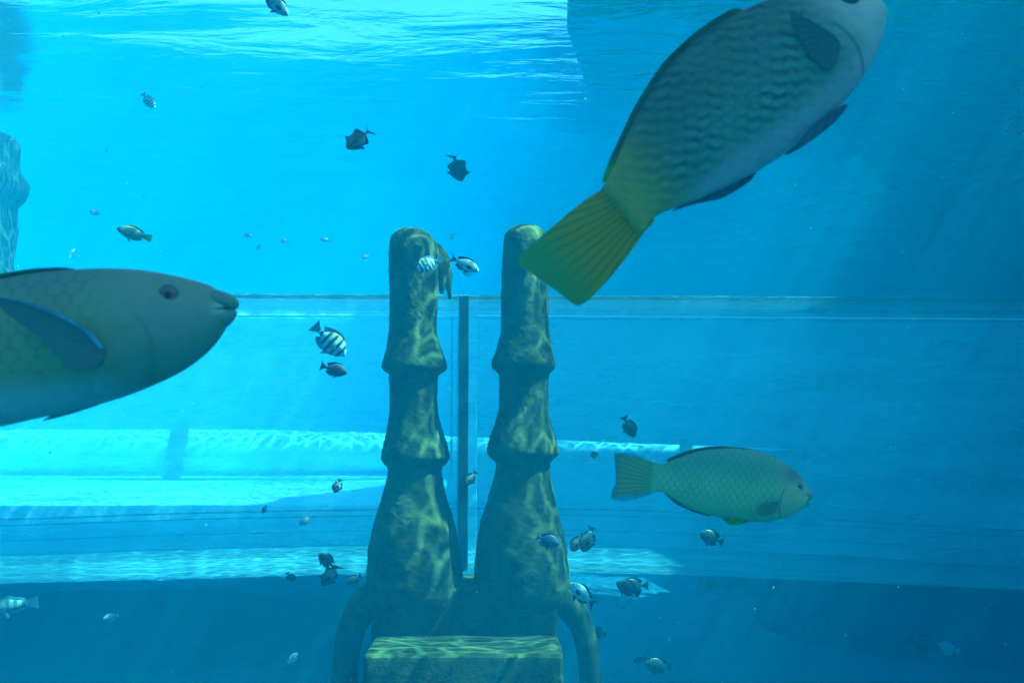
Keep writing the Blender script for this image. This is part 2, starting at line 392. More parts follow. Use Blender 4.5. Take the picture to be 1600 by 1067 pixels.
def rock(name, c, sx, sy, sz, seed, mat, label, sub=5, amp=.28, group=None):
    bm = bmesh.new(); bmesh.ops.create_icosphere(bm, subdivisions=sub, radius=1)
    for v in bm.verts:
        p = v.co.copy()
        d = 1 + amp * noise.noise(p * 1.3 + Vector((seed, 0, 0))) + amp * .55 * noise.noise(p * 3.1 + Vector((0, seed, 0))) + amp * .3 * noise.noise(p * 7 + Vector((0, 0, seed))) + amp * .15 * noise.noise(p * 15 + Vector((seed, 0, seed)))
        v.co = Vector((p.x * d * sx, p.y * d * sy, p.z * d * sz))
    o = bmobj(name, bm, mat); o.location = c
    return tag(o, label, 'rock', group)
rock('reef_rock', Vector((6.3, 10.3, .6)), 2.9, 1.9, 3.9, 3, M_ROCK, 'tallest dark reef rock far behind the right side of the tube', sub=6)
rock('reef_rock', at(1420, 1150, 9.0), 1.5, 1.0, 2.9, 8, M_ROCK, 'dark humped rock seen through the right side of the tube', sub=6)
rock('reef_rock', Vector((3.0, 11.5, -.9)), 1.5, 1.0, 2.5, 12, M_ROCK, 'small dark rock below the right end of the white pipe')
rock('reef_rock', Vector((3.9, 9.2, -1.3)), 1.6, .8, 1.75, 21, M_PALEROCK, 'flat pale rock under the tube at lower right')
# weathered stone column at the left edge
cl = at(-58, 400, 8.0)
vs = []; fs = []; NS = 36; hs = [FZ - .3 + i * .07 for i in range(0, 111)]
for z in hs:
    z = min(z, 5.1)
    led = .075 * math.exp(-((z - 4.70) / .12) ** 4) + .03 * math.exp(-((z - 3.9) / .08) ** 2)
    for i in range(NS):
        th = 2 * math.pi * i / NS; r = (.38 if z > 3.5 else .30) + led + .05 * noise.noise(Vector((math.cos(th) * 2, math.sin(th) * 2, z * 2.5)))
        vs.append((math.cos(th) * r, math.sin(th) * r, z))
for j in range(len(hs) - 1):
    for i in range(NS):
        k = (i + 1) % NS; fs.append((j * NS + i, j * NS + k, (j + 1) * NS + k, (j + 1) * NS + i))
fs.append(tuple(range((len(hs) - 1) * NS, len(hs) * NS)))
tag(mesh('stone_column', vs, fs, M_PALEROCK, loc=(cl.x, cl.y, 0)), 'mossy stone column with a ledge at the left edge', 'column')

# ------------------------------------------------------------------ fish
def hexscales(g, x, z, k, bias=None, warp=None):
    """distance from the centre of the nearest scale in staggered rows (0 centre, ~.55 rim)"""
    if warp is not None: x = g.math('ADD', x, warp); z = g.math('ADD', z, g.math('MULTIPLY', warp, .7))
    out = []
    for off in (0.0, .5):
        a = g.math('SUBTRACT', g.math('FRACT', g.math('ADD', g.math('MULTIPLY', x, k * .85), off)), .5)
        b = g.math('SUBTRACT', g.math('FRACT', g.math('ADD', g.math('MULTIPLY', z, k * .62), off)), .5)
        b = g.math('MULTIPLY', b, 1.55)
        d = g.math('SQRT', g.math('ADD', g.math('MULTIPLY', a, a), g.math('MULTIPLY', b, b)))
        out.append((a, b, d))
    near = g.math('MINIMUM', out[0][2], out[1][2])
    if bias:
        sel = g.math('LESS_THAN', out[0][2], out[1][2])
        pick = lambda i: g.math('ADD', g.math('MULTIPLY', sel, out[0][i]), g.math('MULTIPLY', g.math('SUBTRACT', 1.0, sel), out[1][i]))
        near = g.math('ADD', near, g.math('MULTIPLY', g.math('ADD', g.math('MULTIPLY', pick(0), bias[0]), g.math('MULTIPLY', pick(1), bias[1])), bias[2]))
    return near
def m_parrot(name, back, mid, belly, tailc, head, scale_k, sc_dark, zb=(-.10, .0), tail_x=(.30, .42), head_x=(.80, .92), gill=(.80, -.02, .9), sc_lo=.35, spot=None, headz=None, bands=None, mouth=None, gill_s=.7, sc_s=1.0, scbands=None):
    g = N(name); co = g.coord(); x, y, z = g.xyz(co)
    nz = g.noise(co, 5, 4)[0]; nf = g.noise(co, 40, 3)[0]
    zz = g.math('ADD', z, g.math('MULTIPLY', g.math('SUBTRACT', nz, .5), .08))
    col = g.mix(g.sm(zz, .0, .14), mid, back)
    wp_ = g.math('MULTIPLY', g.math('SUBTRACT', g.noise(co, 12, 2)[0], .5), .016)
    d = hexscales(g, x, z, scale_k, bands, wp_)
    edge = g.math('MULTIPLY', g.sm(d, sc_lo, .56), g.math('MULTIPLY', g.math('ADD', .45, g.math('MULTIPLY', g.noise(co, 14, 3)[0], .8)), sc_s), clamp=True)
    if scbands:
        sa, ca_, per = scbands
        bw = g.math('MULTIPLY', g.math('SUBTRACT', g.noise(co, 5, 2)[0], .5), .05)
        ww = g.math('ADD', g.math('ADD', g.math('MULTIPLY', x, sa), g.math('MULTIPLY', z, ca_)), bw); tt = g.math('SUBTRACT', g.math('MULTIPLY', x, ca_), g.math('MULTIPLY', z, sa))
        zg = g.math('MULTIPLY', g.math('SINE', g.math('ADD', g.math('MULTIPLY', tt, 6.283 / .044), g.math('MULTIPLY', g.noise(co, 11, 2)[0], 9.0))), .75)
        bd = g.math('SINE', g.math('ADD', g.math('MULTIPLY', ww, 6.283 / per), zg))
        edge = g.math('ADD', g.math('MULTIPLY', g.math('MULTIPLY', g.sm(bd, -.7, .9), g.sm(g.noise(co, 9, 3)[0], .15, .75)), .85), g.math('MULTIPLY', edge, .45), clamp=True)
    hm = g.sm(x, *head_x)                               # 1 on the head
    noscale = g.math('SUBTRACT', 1.0, hm)
    sfac = g.math('MULTIPLY', g.math('MULTIPLY', edge, noscale), g.sm(zz, zb[0] - .02, zb[1] + .04))
    col = g.mix(sfac, col, sc_dark)
    col = g.mix(g.sm(zz, zb[1], zb[0]), col, belly)
    col = g.mix(hm, col, head)
    if spot: col = g.mix(g.math('MULTIPLY', g.math('MULTIPLY', hm, g.sm(zz, *headz)), .8), col, spot)
    tf = g.math('SUBTRACT', 1.0, g.sm(g.math('ADD', x, g.math('MULTIPLY', nz, .05)), *tail_x))
    col = g.mix(g.math('MULTIPLY', tf, .85), col, tailc)
    # gill cover edge: a dark line drawn into the skin colour
    gx, gz, gk = gill
    q = g.math('SUBTRACT', g.math('SUBTRACT', x, gx), g.math('MULTIPLY', g.math('POWER', g.math('ABSOLUTE', g.math('SUBTRACT', z, gz)), 2.0), gk))
    line = g.math('SUBTRACT', 1.0, g.sm(g.math('ABSOLUTE', q), .001, .008))
    line = g.math('MULTIPLY', line, g.math('SUBTRACT', 1.0, g.sm(g.math('ABSOLUTE', g.math('SUBTRACT', z, gz)), .05, .09)))
    col = g.mix(g.math('MULTIPLY', line, gill_s), col, tuple(c * .25 for c in mid))
    if mouth:
        xa, zc, slope, ht = mouth
        dxm = g.math('SUBTRACT', x, xa)
        dm = g.math('ABSOLUTE', g.math('SUBTRACT', g.math('SUBTRACT', z, zc), g.math('MULTIPLY', dxm, slope)))
        ml_ = g.math('MULTIPLY', g.math('LESS_THAN', dm, g.math('MULTIPLY', dxm, ht)), g.math('GREATER_THAN', dxm, 0.0))
        lip = g.math('MULTIPLY', g.math('SUBTRACT', 1.0, g.sm(dm, .006, .016)), g.sm(dxm, -.01, .012))
        col = g.mix(g.math('MULTIPLY', lip, .6), col, tuple(min(1, c * 1.9) for c in head))
        col = g.mix(ml_, col, (.006, .008, .01))
    col = g.mix(g.math('MULTIPLY', g.sm(nf, .5, .8), .3), col, tuple(c * .6 for c in mid))
    col = g.mix(g.math('MULTIPLY', g.sm(g.noise(co, 8, 5, .65)[0], .45, .7), .28), col, tuple(c * .55 for c in mid))
    h = g.math('ADD', g.math('MULTIPLY', g.math('MULTIPLY', edge, noscale), -1.0), g.math('MULTIPLY', nf, .3))
    return g.principled(col, .6, h, .2, .002, **{'Specular IOR Level': .35})
def m_fin(name, a, b, n=70, cx=.30, trans=.35, tip=None, tipx=None):
    g = N(name); co = g.coord(); x, y, z = g.xyz(co)
    ang = g.math('ARCTAN2', z, g.math('SUBTRACT', cx, x))
    nz = g.noise(co, 9, 3)[0]
    wv = g.math('SINE', g.math('ADD', g.math('MULTIPLY', ang, float(n)), g.math('MULTIPLY', nz, 5.0)))
    col = g.mix(g.sm(wv, .35, .95), a, b)
    if tip: col = g.mix(g.sm(x, *tipx), tip, col)
    m = g.n('MixShader', {0: trans, 1: g.n('BsdfDiffuse', {'Color': col}), 2: g.n('BsdfTranslucent', {'Color': col})})
    return g.surf(m)
def m_plain(name, col, rough=.4, var=.5, bscale=14):
    g = N(name); co = g.coord(); nz = g.noise(co, bscale, 4)[0]
    return g.principled(g.mix(g.sm(nz, .35, .7), col, tuple(c * var for c in col)), rough, nz, .15, .01)
def m_bars(name, pale, back, dark, x0, step, wd, belly=None):
    g = N(name); co = g.coord(); x, y, z = g.xyz(co); nz = g.noise(co, 6, 3)[0]
    xx = g.math('ADD', x, g.math('MULTIPLY', g.math('SUBTRACT', nz, .5), .05))
    fr = g.math('FRACT', g.math('DIVIDE', g.math('SUBTRACT', xx, x0), step))
    bar = g.math('MULTIPLY', g.sm(fr, 0, .12), g.math('SUBTRACT', 1.0, g.sm(fr, wd, wd + .14)))
    col = g.mix(g.sm(z, .08, .2), pale, back)
    col = g.mix(bar, col, dark)
    return g.principled(col, .45, nz, .15, .01)

def body(name, top, bot, mat, parent, wmax, wtab=None, NS=30, NU=46):
    """rings between two outlines given as (x, z), x rising towards the nose"""
    wtab = wtab or [(0, .10), (.12, .26), (.35, .72), (.6, 1), (.78, .95), (.9, .70), (.97, .46), (.992, .32), (1, .14)]
    x0 = max(top[0][0], bot[0][0]); x1 = min(top[-1][0], bot[-1][0])
    vs = []; fs = []
    for j in range(NU + 1):
        t = j / NU; t = 1 - (1 - t) ** 1.35
        x = x0 + (x1 - x0) * t; a = smooth_tab(top, x)[0]; b = smooth_tab(bot, x)[0]
        m = (a + b) / 2; h = max((a - b) / 2, .0015); wd = wmax * smooth_tab(wtab, t)[0]
        for i in range(NS):
            th = 2 * math.pi * i / NS; c = math.cos(th); s_ = math.sin(th)
            yy = wd * (abs(c) ** 1.15) * (1 if c > 0 else -1) * (1 - .12 * s_)
            vs.append((x, yy, m + h * s_))
    for j in range(NU):
        for i in range(NS):
            k = (i + 1) % NS; fs.append((j * NS + i, (j + 1) * NS + i, (j + 1) * NS + k, j * NS + k))
    fs.append(tuple(range(NS))); fs.append(tuple(reversed(range(NU * NS, (NU + 1) * NS))))
    o = mesh(name, vs, fs, mat, parent)
    return o
WTAB = [(0, .10), (.12, .26), (.35, .72), (.6, 1), (.78, .95), (.9, .70), (.97, .46), (.992, .32), (1, .14)]
def surf_y(T, B, W, x, z):
    x0 = max(T[0][0], B[0][0]); x1 = min(T[-1][0], B[-1][0]); t = max(0, min(1, (x - x0) / (x1 - x0)))
    a = smooth_tab(T, x)[0]; b = smooth_tab(B, x)[0]; h = (a - b) / 2; q = max(-.99, min(.99, (z - (a + b) / 2) / h))
    return W * smooth_tab(WTAB, t)[0] * math.sqrt(1 - q * q) ** 1.15 * (1 - .12 * q)
def fin(name, pts, mat, parent, y=0.0, dy=0.0, base=None, t=.004, curve=0.0, smooth_edge=True):
    """thin solid fin from an outline of (x, z); dy swings the far end sideways, away from the base point"""
    m_ = len(pts); sp = []
    for i in range(m_):
        p0, p1, p2, p3 = pts[i - 1], pts[i], pts[(i + 1) % m_], pts[(i + 2) % m_]
        for q in (0, .25, .5, .75):
            sp.append(tuple((2*q**3-3*q**2+1)*p1[c] + (q**3-2*q**2+q)*.38*(p2[c]-p0[c]) + (-2*q**3+3*q**2)*p2[c] + (q**3-q**2)*.38*(p3[c]-p1[c]) for c in (0, 1)))
    bm = bmesh.new()
    f = bm.faces.new([bm.verts.new((x, 0, z)) for x, z in (sp if smooth_edge else pts)])
    bmesh.ops.triangulate(bm, faces=[f]); bmesh.ops.subdivide_edges(bm, edges=bm.edges, cuts=1, use_grid_fill=True)
    bmesh.ops.triangulate(bm, faces=bm.faces)
    bx, bz = base if base else pts[0]
    ref = max(math.hypot(x - bx, z - bz) for x, z in pts)
    vs = list(bm.verts); n = len(vs)
    for i, v in enumerate(vs): v.index = i
    tri = [[v.index for v in q.verts] for q in bm.faces]
    bound = [(e.verts[0].index, e.verts[1].index) for e in bm.edges if len(e.link_faces) == 1]
    P = []
    for sgn in (-1, 1):
        for v in vs:
            d = math.hypot(v.co.x - bx, v.co.z - bz) / ref
            th = t * (1 - .75 * d)
            P.append((v.co.x, y + dy * d + curve * math.sin(d * 3.1) + sgn * th / 2, v.co.z))
    Fc = [q for q in tri] + [[n + i for i in reversed(q)] for q in tri] + [[a, b, n + b, n + a] for a, b in bound]
    bm.free()
    o = mesh(name, P, Fc, mat, parent, smooth=False)
    b2 = bmesh.new(); b2.from_mesh(o.data); bmesh.ops.recalc_face_normals(b2, faces=b2.faces); b2.to_mesh(o.data); b2.free()
    return o
def sphere(name, c, r, mat, parent, sy=.5, seg=20):
    bm = bmesh.new(); bmesh.ops.create_uvsphere(bm, u_segments=seg, v_segments=seg // 2 + 2, radius=r)
    for v in bm.verts: v.co = Vector((v.co.x + c[0], v.co.z * sy + c[1], v.co.y + c[2]))
    return bmobj(name, bm, mat, parent)
def ellipsoid(name, c, r3, mat, parent, tilt=0.0):
    bm = bmesh.new(); bmesh.ops.create_uvsphere(bm, u_segments=24, v_segments=14, radius=1)
    for v in bm.verts:
        x, y, z = v.co.x * r3[0], v.co.z * r3[1], v.co.y * r3[2]
        v.co = Vector((x * math.cos(tilt) - z * math.sin(tilt) + c[0], y, x * math.sin(tilt) + z * math.cos(tilt) + c[1]))
    return bmobj(name, bm, mat, parent)
def eyes(parent, x, z, yw, r, m_iris, m_pupil, m_rim=None):
    for s_ in (-1, 1):
        e = sphere('eye', (x, s_ * (yw - r * .22), z), r, m_iris, parent, .48)
        sphere('pupil', (x + r * .05, s_ * (yw + r * .13), z), r * .46, m_pupil, e, .35)
        if m_rim: sphere('socket', (x - r * .05, s_ * (yw - r * .30), z + r * .03), r * 1.16, m_rim, e, .40)
M_PUPIL = N('black pupil').principled((.005, .005, .01), .1)
M_IRIS_RED = m_plain('red iris', (.95, .12, .07), .2, .5)
M_IRIS_DK = m_plain('brown iris', (.16, .05, .03), .2, .5)
M_IRIS_BL = m_plain('pale blue iris', (.25, .35, .4), .2, .5)

class Local:                       # photo pixels -> unit-length fish space (x = 0 tail, 1 nose)
    def __init__(s, tail, nose, depth):
        s.tail = tail; s.nose = nose; s.depth = depth
        dx, dy = nose[0] - tail[0], tail[1] - nose[1]
        s.L = math.hypot(dx, dy); s.ca = dx / s.L; s.sa = dy / s.L
    def __call__(s, px, py):
        dx, dy = px - s.tail[0], s.tail[1] - py
        return ((dx * s.ca + dy * s.sa) / s.L, (-dx * s.sa + dy * s.ca) / s.L)
    def pts(s, l): return [s(*p) for p in l]
def orient(o, tail, nose, depth, yaw=0, flip=False, roll=0, pivot=0.0):
    dx, dy = nose[0] - tail[0], tail[1] - nose[1]; L = math.hypot(dx, dy); ca, sa = dx / L, dy / L
    Xd = RX * ca + UP * sa
    up = -RX * sa + UP * ca
    if (ca < 0) != flip: up = -up
    Yd = up.cross(Xd)
    m = Matrix((Xd, Yd, up)).transposed()
    m = m @ Matrix.Rotation(R(yaw), 3, 'Z') @ Matrix.Rotation(R(roll), 3, 'X')
    size = L * depth / F / math.cos(R(yaw))
    o.matrix_world = Matrix.Translation(atd(tail[0], tail[1], depth)) @ m.to_4x4() @ Matrix.Scale(size, 4)

# ---- parrotfish at upper right, swimming up and away from the statue
def fish_a():
    k = Local((856, 440), (1383, 12), 1.25)
    root = tag(empty('parrotfish'), 'large scaled parrotfish with yellow tail swimming up out of the top of the picture', 'fish')
    mb = m_parrot('upper parrotfish skin', (.15, .15, .09), (.27, .26, .15), (1.0, .34, .34), (1.0, .32, .02), (.95, .42, .34), 34, (.03, .055, .06),
                  zb=(-.085, -.015), tail_x=(.28, .46), head_x=(.80, .95), gill=(.865, -.02, -3.0), sc_lo=.12, bands=(-.628, -.778, .8), scbands=(.628, .778, .0255))
    top = [(925, 308), (945, 288), (975, 222), (1000, 172), (1040, 112), (1090, 62), (1150, 22), (1205, -2), (1262, -20), (1320, -22), (1362, -6), (1383, 8)]
    bot = [(1000, 372), (1022, 340), (1052, 326), (1100, 308), (1180, 270), (1242, 229), (1292, 188), (1330, 146), (1358, 106), (1377, 60), (1386, 20)]
    T = k.pts(top); B = k.pts(bot)
    W = .082
    body('body', T, B, mb, root, W)
    mt = m_fin('yellow tail fin', (1.0, .50, .05), (.50, .34, .04), 95, .40, .7, (.34, .50, .16), (.0, .14))
    fin('tail_fin', k.pts([(955, 292), (915, 312), (880, 340), (840, 374), (809, 408), (832, 428), (858, 446), (880, 462), (901, 477), (918, 470), (948, 440), (978, 404), (1008, 362), (1022, 342), (985, 318)]), mt, root, t=.012, base=k(985, 318), curve=.012)
    md = m_fin('dark dorsal fin', (.11, .11, .06), (.02, .03, .02), 90, -1, .3, (.3, .35, .03), (.26, .31))
    fin('dorsal_fin', k.pts([(1160, 24), (1148, 14), (1120, 28), (1085, 52), (1035, 100), (992, 166), (966, 220), (950, 256), (941, 284), (950, 282), (966, 258), (990, 214), (1012, 176), (1052, 122), (1100, 74)]), md, root, t=.006)
    mp = m_fin('purple edged fin', (.16, .09, .15), (.09, .06, .10), 80, .9, .3)
    fin('anal_fin', k.pts([(1180, 262), (1175, 280), (1150, 298), (1125, 311), (1100, 316), (1075, 322), (1050, 330), (1085, 305), (1130, 284)]), mp, root, t=.006)
    for s_ in (-1, 1):
        fin('pelvic_fin', k.pts([(1318, 168), (1306, 186), (1288, 204), (1262, 224), (1236, 237), (1244, 222), (1268, 198), (1296, 176)]), mp, root, y=s_ * .028, dy=s_ * .02, base=k(1318, 168), t=.006)
        fin('pectoral_fin', k.pts([(1296, 84), (1276, 66), (1245, 50), (1216, 38), (1222, 58), (1236, 86), (1250, 108), (1272, 124), (1288, 118)]), md if s_ > 0 else m_fin('dusky pectoral fin', (.13, .15, .12), (.10, .12, .10), 60, .9, .3), root, y=s_ * (surf_y(T, B, W, *k(1296, 90)) - .002), dy=s_ * .022, base=k(1296, 90), t=.005)
    eyes(root, *k(1316, 8), surf_y(T, B, W, *k(1316, 8)) + .005, .022, M_IRIS_DK, M_PUPIL, m_plain('eye skin of upper fish', (.16, .16, .15)))
    mk = m_plain('beak of upper fish', (.30, .36, .42), .3)
    nx, nz = k(1378, 12)
    sphere('beak', (nx - .008, 0, nz), .016, mk, root, .9)
    orient(root, k.tail, k.nose, k.depth)
fish_a()

# ---- parrotfish at left, head only, swimming in from the left edge
def fish_b():
    k = Local((-395, 560), (372, 484), 1.2)
    root = tag(empty('parrotfish'), 'large dark parrotfish with a red eye coming in from the left edge', 'fish')
    mb = m_parrot('left parrotfish skin', (.24, .19, .14), (.42, .26, .10), (.62, .42, .38), (.2, .16, .04), (.38, .25, .16), 33, (.07, .09, .07),
                  zb=(-.16, -.075), tail_x=(.22, .34), head_x=(.70, .84), gill=(.845, -.06, -6.0), sc_lo=.30, sc_s=.38, gill_s=.25, mouth=(*k(338, 484), .0, .10))
    top = [(-280, 520), (-230, 500), (-160, 470), (-80, 448), (0, 436), (50, 427), (110, 421), (180, 419), (240, 424), (300, 437), (328, 446), (345, 457), (356, 468), (361, 480)]
    bot = [(-280, 600), (-230, 622), (-160, 656), (-80, 672), (0, 667), (50, 656), (100, 645), (180, 625), (240, 602), (290, 577), (330, 545), (347, 522), (357, 504), (361, 490)]
    T = k.pts(top); B = k.pts(bot); W = .085
    body('body', T, B, mb, root, W)
    mf = m_fin('blue edged pectoral fin', (.19, .19, .17), (.165, .17, .155), 60, .60, .3)
    me_ = m_plain('blue fin edge', (.20, .30, .38), .5)
    for s_ in (-1, 1):
        pf = fin('pectoral_fin', k.pts([(190, 540), (168, 515), (130, 493), (85, 476), (40, 468), (52, 490), (80, 512), (110, 535), (128, 558), (150, 574), (172, 576), (188, 562)]), mf, root, y=s_ * (surf_y(T, B, W, *k(180, 548)) + .002), dy=s_ * .03, base=k(190, 548), t=.006)
        fin('fin_edge', k.pts([(190, 540), (168, 514), (130, 492), (85, 475), (38, 466), (84, 479), (128, 497), (164, 519), (184, 543)]), me_, pf, y=s_ * (surf_y(T, B, W, *k(180, 548)) + .005), dy=s_ * .03, base=k(190, 548), t=.005)
    md = m_fin('olive dorsal fin', (.05, .08, .05), (.03, .04, .03), 90, 2, .3)
    fin('dorsal_fin', k.pts([(120, 424), (100, 418), (50, 420), (0, 428), (-80, 438), (-160, 458), (-230, 490), (-225, 500), (-160, 478), (-80, 456), (0, 442), (50, 434)]), md, root, t=.006)
    fin('anal_fin', k.pts([(-60, 668), (-90, 692), (-150, 684), (-215, 645), (-215, 622), (-150, 650)]), md, root, t=.006)
    fin('pelvic_fin', k.pts([(190, 618), (150, 634), (110, 647), (66, 658), (90, 644), (140, 626)]), m_fin('pale belly fin', (.38, .34, .32), (.30, .28, .28), 60, .6, .3), root, t=.01)
    fin('tail_fin', k.pts([(-270, 520), (-310, 506), (-395, 490), (-385, 560), (-395, 640), (-310, 615), (-270, 600)]), md, root, t=.012, base=k(-270, 560))
    ex, ez = k(275, 463)
    eyes(root, ex, ez, surf_y(T, B, W, ex, ez), .0190, M_IRIS_RED, M_PUPIL, m_plain('eye skin of left fish', (.14, .16, .15)))
    ellipsoid('upper_beak', k(345, 469), (.038, .031, .0185), m_plain('dark lip skin', (.27, .22, .16), .6, .8), root, -.40)
    ellipsoid('lower_beak', k(346, 500), (.035, .029, .0175), m_plain('pale lip skin', (.26, .26, .20), .6, .85), root, .50)
    orient(root, k.tail, k.nose, k.depth)
fish_b()

# ---- parrotfish at right in full view
def fish_c():
    k = Local((958, 744), (1271, 778), 2.1)
    root = tag(empty('parrotfish'), 'medium olive parrotfish with green scales swimming right in front of the tube', 'fish')
    mb = m_parrot('right parrotfish skin', (.24, .36, .20), (.62, .56, .22), (.60, .52, .24), (.62, .52, .22), (.95, .50, .22), 33, (.24, .24, .13),
                  zb=(-.16, -.05), tail_x=(.2, .3), head_x=(.78, .88), gill=(.815, -.03, 4.0), sc_lo=.36, mouth=(*k(1254, 780), .35, .20), spot=(.12, .13, .14), headz=(.03, .10))
    top = [(1018, 722), (1035, 724), (1060, 715), (1085, 706), (1115, 701), (1150, 700), (1185, 705), (1215, 716), (1238, 731), (1253, 747), (1261, 760), (1264, 771)]
    bot = [(1010, 770), (1022, 768), (1038, 770), (1056, 782), (1085, 797), (1120, 807), (1160, 814), (1200, 814), (1230, 807), (1250, 797), (1260, 789), (1264, 782)]
    T = k.pts(top); B = k.pts(bot); W = .085
    body('body', T, B, mb, root, W)
    mt = m_fin('grey olive tail fin', (.66, .58, .26), (.40, .40, .20), 75, .34, .5, (.24, .42, .4), (.0, .05))
    fin('tail_fin', k.pts([(1035, 728), (1015, 720), (990, 712), (962, 710), (960, 714), (968, 726), (966, 742), (960, 758), (954, 777), (966, 776), (990, 772), (1015, 768), (1035, 764), (1045, 746)]), mt, root, t=.010, base=k(1035, 745))
    for nm, P in (('tail_edge', [(1010, 716), (985, 708), (960, 707), (963, 713), (985, 713.5)]), ('tail_edge', [(1022, 768), (990, 771), (955, 777), (970, 783), (995, 779), (1012, 774)])):
        fin(nm, k.pts(P), m_plain('turquoise fin edge', (.10, .42, .42), .4), bpy.context.scene.objects[root.children[-1].name] if False else root, t=.008)
    md = m_fin('dark dorsal fin with blue edge', (.14, .15, .10), (.09, .10, .08), 90, -1, .3)
    fin('dorsal_fin', k.pts([(1205, 712), (1170, 701), (1130, 697), (1095, 699), (1065, 707), (1042, 718), (1050, 724), (1075, 714), (1105, 706), (1150, 703)]), md, root, t=.006)
    mp = m_fin('teal anal fin', (.05, .14, .14), (.03, .08, .09), 80, .9, .3)
    fin('anal_fin', k.pts([(1118, 803), (1105, 806), (1080, 798), (1056, 787), (1040, 772), (1034, 766), (1060, 776), (1090, 792)]), mp, root, t=.006)
    mg = m_fin('yellow green pelvic fin', (.28, .42, .05), (.16, .28, .05), 80, .9, .3)
    for s_ in (-1, 1):
        fin('pelvic_fin', k.pts([(1180, 808), (1160, 816), (1140, 818), (1132, 813), (1150, 806)]), mg, root, y=s_ * .022, dy=s_ * .02, base=k(1180, 808), t=.006)
        pf = fin('pectoral_fin', k.pts([(1208, 778), (1198, 777), (1186, 783), (1174, 793), (1184, 800), (1198, 798), (1208, 790)]), m_fin('olive pectoral fin', (.30, .36, .18), (.24, .30, .16), 60, .85, .4), root, y=s_ * W * .92, dy=s_ * .03, base=k(1210, 782), t=.005)
        fin('fin_edge', k.pts([(1212, 781), (1206, 775), (1196, 777), (1184, 784), (1196, 779), (1205, 778.5)]), m_plain('pale fin edge', (.25, .5, .55), .4), pf, y=s_ * (W * .92 + .006), dy=s_ * .02, base=k(1210, 782), t=.005)
    ex, ez = k(1245, 758)
    eyes(root, ex, ez, surf_y(T, B, W, ex, ez), .020, M_IRIS_BL, M_PUPIL, m_plain('eye skin of right fish', (.16, .2, .16)))
    mk = m_plain('turquoise lip streak', (.16, .50, .42), .3)
    ellipsoid('upper_beak', k(1260, 770), (.036, .032, .021), m_plain('pink beak lip', (.7, .38, .26), .5, .8), root, -.6)
    ellipsoid('lower_beak', k(1258, 786), (.032, .030, .019), mk, root, .5)
    for s_ in (-1, 1):
        for P in ([(1266, 789), (1258, 786), (1253, 781), (1256, 777), (1259, 781), (1262, 785)], [(1247, 771), (1255, 772), (1263, 768), (1268, 762), (1262, 770), (1255, 774)]):
            fin('lip_streak', k.pts(P), mk, root, y=s_ * (surf_y(T, B, W, *k(1259, 780)) + .000), dy=0, t=.016)
    orient(root, k.tail, k.nose, k.depth)
fish_c()

# ---- small fish, one prototype of each kind with its parts, copied
M_BAR = m_bars('barred sergeant skin', (.42, .60, .58), (.46, .50, .12), (.03, .05, .07), .235, .148, .42)
M_BARDK = m_bars('dusky barred skin', (.035, .06, .06), (.05, .07, .03), (.008, .016, .02), .22, .12, .5)
M_DARK = m_plain('dark damselfish skin', (.012, .022, .03), .6, .5)
M_TRIG = m_plain('black triggerfish skin', (.008, .02, .035), .55, .5)
M_PALE = m_plain('silvery pale skin', (.42, .52, .48), .45, .6)
M_PALE2 = m_plain('dull silver blue skin', (.16, .24, .26), .5, .7)
M_DKFIN = m_fin('dark small fin', (.02, .035, .045), (.012, .02, .03), 40, .3, .3)
M_PLFIN = m_fin('pale small fin', (.30, .45, .50), (.18, .3, .36), 40, .3, .45)
M_BLUE = m_plain('deep blue skin', (.02, .05, .11), .5, .6)
M_WHFIN = m_plain('white fin edge', (.5, .45, .6), .4, .9)
M_OLIVE = m_plain('olive young parrotfish skin', (.16, .20, .10), .5, .6, 9)
M_YFIN = m_fin('yellow small fin', (.40, .40, .06), (.3, .3, .06), 40, .3, .4)

